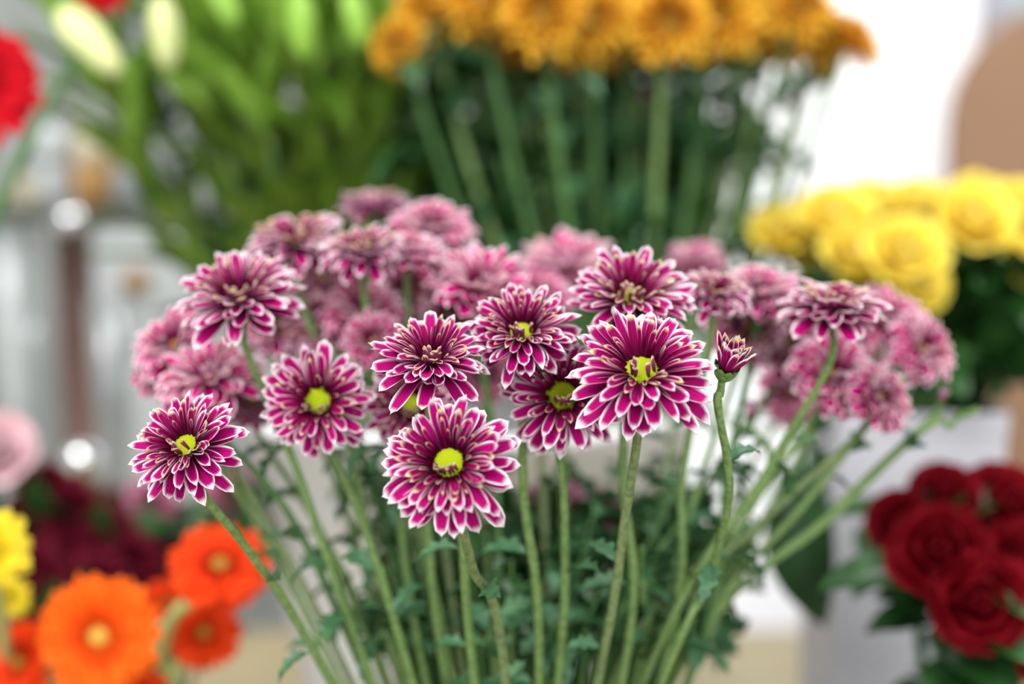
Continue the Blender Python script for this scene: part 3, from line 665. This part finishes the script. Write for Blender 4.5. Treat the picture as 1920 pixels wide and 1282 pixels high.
for i in range(16):
    r = random.Random(1200+i); x = r.uniform(1640, 1930); y = r.uniform(540, 640); d = r.uniform(.90, .97); hp = at(x, y, d)
    base = SQC+Vector((r.uniform(-.025, .025), r.uniform(-.02, .03), .006)); neck = Vector((base.x+(hp.x-base.x)*.25, base.y, zt))
    e = empty('rose_shoot', base, 'leafy flowerless shoot among the yellow rose stems in the grey bucket', 'shoot', 'leafy shoots under the yellow roses')
    path = [p-base for p in catmull([hp, hp.lerp(neck, .5), neck, base], 8)]
    sm = MB(); sm.tube(path, .0024, 7); st = link('stem', sm.mesh('stem', ['stem_dark']), e)
    for k in range(8):
        q = int((.02+.055*k)*(len(path)-2)); p = path[q]; tg = (path[q]-path[q+1]).normalized()
        ax = Matrix.Rotation(r.uniform(0, 6.28), 3, tg) @ tg.orthogonal().normalized()
        link('leaf', BIGLEAF[r.randrange(5)], st, Matrix.Translation(p) @ Matrix((ax, tg.cross(ax), tg)).transposed().to_4x4() @ Matrix.Scale(r.uniform(.8, 1.15), 4))
# pale pink rose at the left edge
vase('rose_vase', (at(-10, 880, .95).x, at(-10, 880, .95).y, BZ), [(.03, 0), (.034, .1), (.026, .14)], 'vase_white', 'slim white vase at the left edge under the pale pink rose', 'vase')
b = Vector((at(-10, 880, .95).x, at(-10, 880, .95).y, BZ+.005)); RP = rose(33, 'rose_pink')
plant('pink_rose', 'rose', 'pale pink rose cut by the left edge, halfway down', None, (-5, 850), .92, 20, 30, .024, RP, b, [at(-8, 920, .94)], stem_mat='stem_dark', srad=.0025, leaves=3, leafset=BIGLEAF, seed=61)

# ================================================================== GERBERAS
def gerbera(seed, mats, disk, inner=None, flat=0):
    r = random.Random(seed); mb = MB()
    rings(mb, 1, [(22, .84, .27, 2+flat, -8+flat, .16, .3, -.05), (22, .82, .26, 8+flat, 0+flat, .16, .3, -.02), (20, .62, .18, 14+flat, 8, .16, .35, 0)], r, nu=5, nv=8, curl=.4, basew=.55)
    inn = MB(); rings(inn, 1, [(30, .26, .045, 30, 20, .14, .5, .02), (24, .18, .04, 50, 40, .13, .5, .03)], r, nu=3, nv=5)
    dk = MB(); dome(dk, 1, .2, .1, 0, r, bump=.2)
    cal = MB(); cal.lathe([(.05, -.3), (.1, -.26), (.2, -.12), (.22, -.04)], 14)
    return {'petals': mb.mesh('petals', mats), 'inner_petals': inn.mesh('inner_petals', [inner or mats[0], mats[1]]), 'flower_disk': dk.mesh('flower_disk', [disk]), 'calyx': cal.mesh('calyx', ['calyx'])}
G1 = gerbera(1, ['orange', 'orange_under'], 'disk_gold', 'orange'); G2 = gerbera(2, ['deep_orange', 'orange_under'], 'disk_olive'); G3 = gerbera(3, ['scarlet', 'scarlet_under'], 'disk_olive'); G4 = gerbera(4, ['yellow', 'yellow'], 'disk')
gv = at(160, 1282, .76); gvx, gvy = gv.x, gv.y+.03
vase('gerbera_vase', (gvx, gvy, BZ), [(.045, 0), (.05, .02), (.055, .12), (.06, .15)], 'vase_grey', 'grey vase holding the orange gerberas at the lower left', 'vase')
gb = [((185, 1192), .70, 4, 14, 236, G1, 'brightest orange gerbera facing the viewer with a pale yellow centre', [(190, 1282, .74)]),
      ((412, 1058), .72, 16, 52, 196, G2, 'orange-red gerbera tilted flat, uppermost of the orange group', [(390, 1110, .73), (310, 1190, .75)]),
      ((382, 1185), .76, 24, 10, 150, G2, 'dark orange gerbera behind the pale stem, facing right', [(330, 1260, .76)]),
      ((315, 1130), .79, 0, 20, 100, G2, 'orange-red gerbera mostly hidden behind the brightest one', [(280, 1220, .77)]),
      ((35, 1240), .74, -30, 18, 170, G2, 'orange-red gerbera at the lower left corner', [(80, 1300, .75)]),
      ((262, 1312), .72, 10, 30, 130, G2, 'orange-red gerbera cut by the bottom edge under the brightest one', [(220, 1360, .75)]),
      ((-22, 1150), .74, 10, 10, 70, G1, 'small orange flower cut by the left edge', [(20, 1260, .76)])]
for i, (hp, d, az, el, wp, g, label, vv) in enumerate(gb):
    base = Vector((gvx+.02*math.cos(i*2), gvy+.02*math.sin(i*2), BZ+.005))
    nk = Vector((gvx+(at(hp[0], hp[1], d).x-gvx)*.4, gvy, BZ+.15))
    if (nk.xy-Vector((gvx, gvy))).length > .045: nk = Vector((gvx+.045*(1 if nk.x > gvx else -1), gvy, nk.z))
    plant('gerbera', 'flower', label, 'orange gerberas at the lower left', hp, d, az, el, wp/2/FPX*d*1.02, g, base, [at(*q) for q in vv]+[nk], stem_mat='stem_pale', srad=.0034, leaves=0, seed=80+i, near=.012, offs=.2)
# yellow flowers at left edge
for i, (hp, d, az, el, wp, label) in enumerate([((-25, 1030), .68, 10, 8, 170, 'yellow flower with a pale centre cut by the left edge, upper one'), ((20, 1120), .74, 0, 10, 80, 'small yellow flower at the left edge above the lower left gerbera')]):
    base = Vector((gvx-.02, gvy-.02+.01*i, BZ+.005)); nk = Vector((gvx-.045, gvy, BZ+.15))
    plant('yellow_gerbera', 'flower', label, 'yellow flowers at the left edge', hp, d, az, el, wp/2/FPX*d, G4, base, [nk], stem_mat='stem_pale', srad=.003, leaves=0, seed=90+i, near=.012, offs=.2)
# red gerberas up left, standing in a tall vase on the bench
tv = at(-190, 900, .86); 
vase('tall_vase', (tv.x, tv.y, BZ), [(.04, 0), (.04, .14), (.032, .2)], 'vase_grey', 'tall grey vase at the left edge with the scarlet gerberas', 'vase')
for i, (hp, d, az, el, wp, label) in enumerate([((-48, 152), .80, 30, 6, 255, 'large scarlet gerbera cut by the left edge'), ((190, -28), .95, 10, 0, 110, 'scarlet flower peeking in at the top left corner')]):
    base = Vector((tv.x+.01*i, tv.y+.01*i, BZ+.005))
    plant('scarlet_gerbera', 'flower', label, 'scarlet gerberas at the upper left', hp, d, az, el, wp/2/FPX*d, G3, base, [at(hp[0]*.3-110, 520, .86), Vector((tv.x, tv.y, BZ+.2))], stem_mat='stem_dark', srad=.0035, leaves=0, seed=95+i, near=.012, offs=.2)

# ================================================================== MAROON CHRYSANTHEMUMS
mv = at(210, 1250, .98); 
vase('maroon_flower_vase', (mv.x, mv.y, BZ), [(.05, 0), (.052, .08), (.056, .10)], 'vase_grey', 'low grey vase under the dark maroon chrysanthemums', 'vase')
MR = [mum_head(950+i, ('maroon', 'maroon_under', 'maroon', 'maroon_under'), False, openness=6, disk='maroon') for i in range(2)]
mr = [(85, 925, .95, 'topmost'), (130, 960, .93, ''), (50, 985, .96, ''), (190, 1010, .93, ''), (110, 1040, .92, ''), (60, 1080, .9, ''), (240, 1060, .92, ''), (170, 1090, .9, ''), (290, 1085, .95, ''), (100, 1115, .9, ''), (250, 1110, .94, ''), (330, 1110, .99, ''), (215, 965, 1.0, '')]
for i, (x, y, d, s) in enumerate(mr):
    r = random.Random(i+1); base = Vector((mv.x+r.uniform(-.03, .03), mv.y+r.uniform(-.03, .03), BZ+.005))
    lab = 'topmost dark maroon chrysanthemum, behind the left end of the orange gerberas' if s else 'dark maroon chrysanthemum in the blurred cluster behind the orange gerberas'
    plant('maroon_chrysanthemum', 'flower', lab, None if s else 'maroon chrysanthemums behind the orange gerberas', (x, y), d, r.uniform(-20, 20), r.uniform(30, 60), .026, MR[i % 2], base, [Vector((mv.x+(at(x, y, d).x-mv.x)*.3, mv.y, BZ+.1))], stem_mat='stem_dark', srad=.0022, leaves=4, leafset=LEAF_ME_DARK, lrange=(.1, .5), seed=i+120, lscale=1.6)
DP = SHARED[4]
for i, (x, y, d, label) in enumerate([(285, 945, .98, 'dusty pink blurred flower left of the bare diagonal stem'), (432, 925, .92, 'dusky pink blurred flower behind the top of the bare diagonal stem'), (310, 990, 1.0, 'dusty pink blurred flower above the tilted gerbera')]):
    base = Vector((mv.x+.04, mv.y-.02+.02*i, BZ+.005))
    plant('pink_chrysanthemum', 'flower', label, 'dusty pink flowers at the lower left', (x, y), d, 10, 30, .020, DP, base, [Vector((mv.x+.045, mv.y, BZ+.1))], stem_mat='stem_dark', srad=.002, leaves=8, leafset=BIGLEAF, lrange=(.06, .6), seed=i+140, lscale=.8)

# big dark leaf hanging between the bunch and the grey bucket
lt = at(1500, 870, .80); lb = at(1550, 1180, .79)
e = empty('aspidistra_leaf', in_bucket(Vector((.2, BBY, 0)), .09), 'large dark green pointed leaf hanging down left of the grey square bucket', 'leaf')
bs = Vector(e.location)
top, bot = [], []
for j in range(15):
    v = j/14; p = lt.lerp(lb, v)+Vector((-.008*math.sin(PI*v), -.01*math.sin(v*PI), 0)); wv = .042*max(.02, math.sin(PI*min(1, (v*.86+.14)))**.8)
    rt, rb = [], []
    for i in range(7):
        u = 2*i/6-1; q = p+Vector((u*wv/2*.9, abs(u)*.006, u*wv*.15))-bs; rt.append(q); rb.append(q+Vector((0, .0007, 0)))
    top.append(rt); bot.append(rb)
mb = MB(); mb.grid(top, 7, 15); mb.grid(bot, 7, 15, flip=True); link('leaf_blade', mb.mesh('leaf_blade', ['leaf_deep']), e)
mb = MB(); mb.tube(catmull([lt-bs, at(1480, 800, .89)-bs, at(1380, 790, .9)-bs, at(1230, 830, .93)-bs, Vector((0, 0, .002))], 8), .0022, 7); link('stem', mb.mesh('stem', ['stem_dark']), e)

# ================================================================== LEFT BACKGROUND: shelf with vases
d = 1.42
s0 = at(-120, 388, d); s1 = at(330, 388, d)
e = empty('shelf_rack', ((s0.x+s1.x)/2, s0.y, BZ), 'dark shelf rack with slim posts in the blurred left background', 'shelf'); el_ = Vector(e.location)
mb = MB(); hwid = (s1.x-s0.x)/2; sz = s0.z-BZ
mb.box((-hwid, -.06, sz-.012), (hwid, .08, sz)); link('shelf_board', mb.mesh('shelf_board', ['shelf'], False), e, bevel=.002)
for x in (-hwid+.01, hwid-.01): 
    for y in (-.05, .07):
        mb = MB(); mb.box((x-.006, y-.006, 0), (x+.006, y+.006, sz-.012)); link('post', mb.mesh('post', ['metal_leg'], False), e)
def on_bench(name, px, py_top, d, wp, mat, label, shape='cyl', cat='vase'):
    p = at(px, py_top, d); r = wp/2/FPX*d; h = p.z-BZ
    if shape == 'cyl': prof = [(r*.9, 0), (r, h*.05), (r, h*.95), (r*1.04, h)]
    elif shape == 'flare': prof = [(r*.6, 0), (r*.55, h*.2), (r*.8, h*.7), (r, h)]
    else: prof = [(r, 0), (r*1.02, h*.3), (r*.5, h*.6), (r*.42, h*.9), (r*.5, h)]
    return vase(name, (p.x, p.y, BZ), prof, mat, label, cat, .003)
on_bench('glass_vase', 22, 430, 1.40, 85, 'vase_white', 'pale grey vase at the left edge under the dark shelf', 'flare')
on_bench('glass_vase', 205, 560, 1.34, 80, 'vase_grey', 'shiny grey vase right of the rosy brown post', 'flare')
on_bench('glass_vase', 60, 600, 1.28, 60, 'vase_grey', 'shiny grey vase left of the rosy brown post', 'bottle')
p = at(115, 425, 1.45); mb = MB(); mb.box((-.018, -.018, 0), (.018, .018, p.z-BZ)); o = link('wooden_post', mb.mesh('wooden_post', ['brown'], False), bevel=.004); o.location = (p.x, p.y+.04, BZ); tagm(o, 'rosy brown wooden post standing under the dark shelf', 'post')
p = at(277, 440, 1.36); h = p.z-BZ; e = empty('white_box', (p.x, p.y, BZ), 'white box with a small round brown mark, left behind the bunch', 'box')
mb = MB(); mb.box((-.045, -.03, 0), (.045, .03, h)); link('box_body', mb.mesh('box_body', ['vase_white'], False), e, bevel=.003)
q = at(252, 532, 1.33); mb = MB(); mb.lathe([(.001, 0), (.013, 0), (.013, .002), (.001, .002)], 20); o = link('round_mark', mb.mesh('round_mark', ['tag']), e, Matrix.Translation((q.x-p.x, -.0305, q.z-BZ)) @ Matrix.Rotation(PI/2, 4, 'X'))
# things on the shelf
def on_shelf(name, px, py, wp, mats, label, cat, d=1.42):
    p = at(px, py, d); r = wp/2/FPX*d; z0 = s0.z; h = p.z-z0
    e = empty(name, (p.x, s0.y+.0, z0), label, cat)
    mb = MB(); mb.lathe([(.001, 0), (r*.85, 0), (r, h*.1), (r, h*.45), (r*.98, h*.5)], 28); link('jar', mb.mesh('jar', [mats[0]]), e)
    mb = MB(); mb.lathe([(.001, h*.5), (r*.96, h*.5), (r*.9, h*.8), (r*.6, h*.95), (.001, h)], 28); link('lid', mb.mesh('lid', [mats[1]]), e)
on_shelf('ceramic_jar', 178, 225, 78, ('amber_glaze', 'vase_cream'), 'jar with cream top and amber base on the dark shelf', 'jar')
on_shelf('ceramic_jar', 100, 230, 52, ('vase_white', 'vase_white'), 'slim white jar on the dark shelf, left of the amber one', 'jar')
on_shelf('ceramic_jar', 50, 270, 34, ('vase_cream', 'vase_white'), 'small pale jar on the dark shelf behind the scarlet gerbera', 'jar')
on_shelf('ceramic_jar', 240, 250, 60, ('vase_grey', 'vase_cream'), 'brownish grey jar at the right end of the dark shelf', 'jar')
# mirror balls added to stand in for blurred highlights on glass
def add_glint_ball(px, py, d, wp, label, hang=None):
    p = at(px, py, d); r = wp/2/FPX*d
    prof = [(max(.0005, r*math.sin(PI*k/20)), -r*math.cos(PI*k/20)) for k in range(21)]
    mb = MB(); mb.lathe(prof, 36); e = empty('glint_ball', p, label, 'light helper', 'mirror balls added for glints in the blurred left background'); link('ball', mb.mesh('ball', ['silver']), e)
    if hang:
        mb = MB(); mb.tube([Vector((0, 0, r)), Vector((0, 0, hang-p.z))], .0006, 6); link('string', mb.mesh('string', ['metal_leg']), e)
    else:
        h = p.z-r-BZ; mb = MB(); mb.lathe([(.02, -r-h), (.018, -r-h+.004), (.003, -r-h+.008), (.003, -r-.002), (.008, -r+.003)], 20); link('holder', mb.mesh('holder', ['silver']), e)
add_glint_ball(132, 412, 1.36, 52, 'mirror ball added for a glint, hanging under the dark shelf', hang=s0.z-.012)
add_glint_ball(156, 862, 1.15, 70, 'mirror ball added for a glint, on a stand above the maroon flowers')
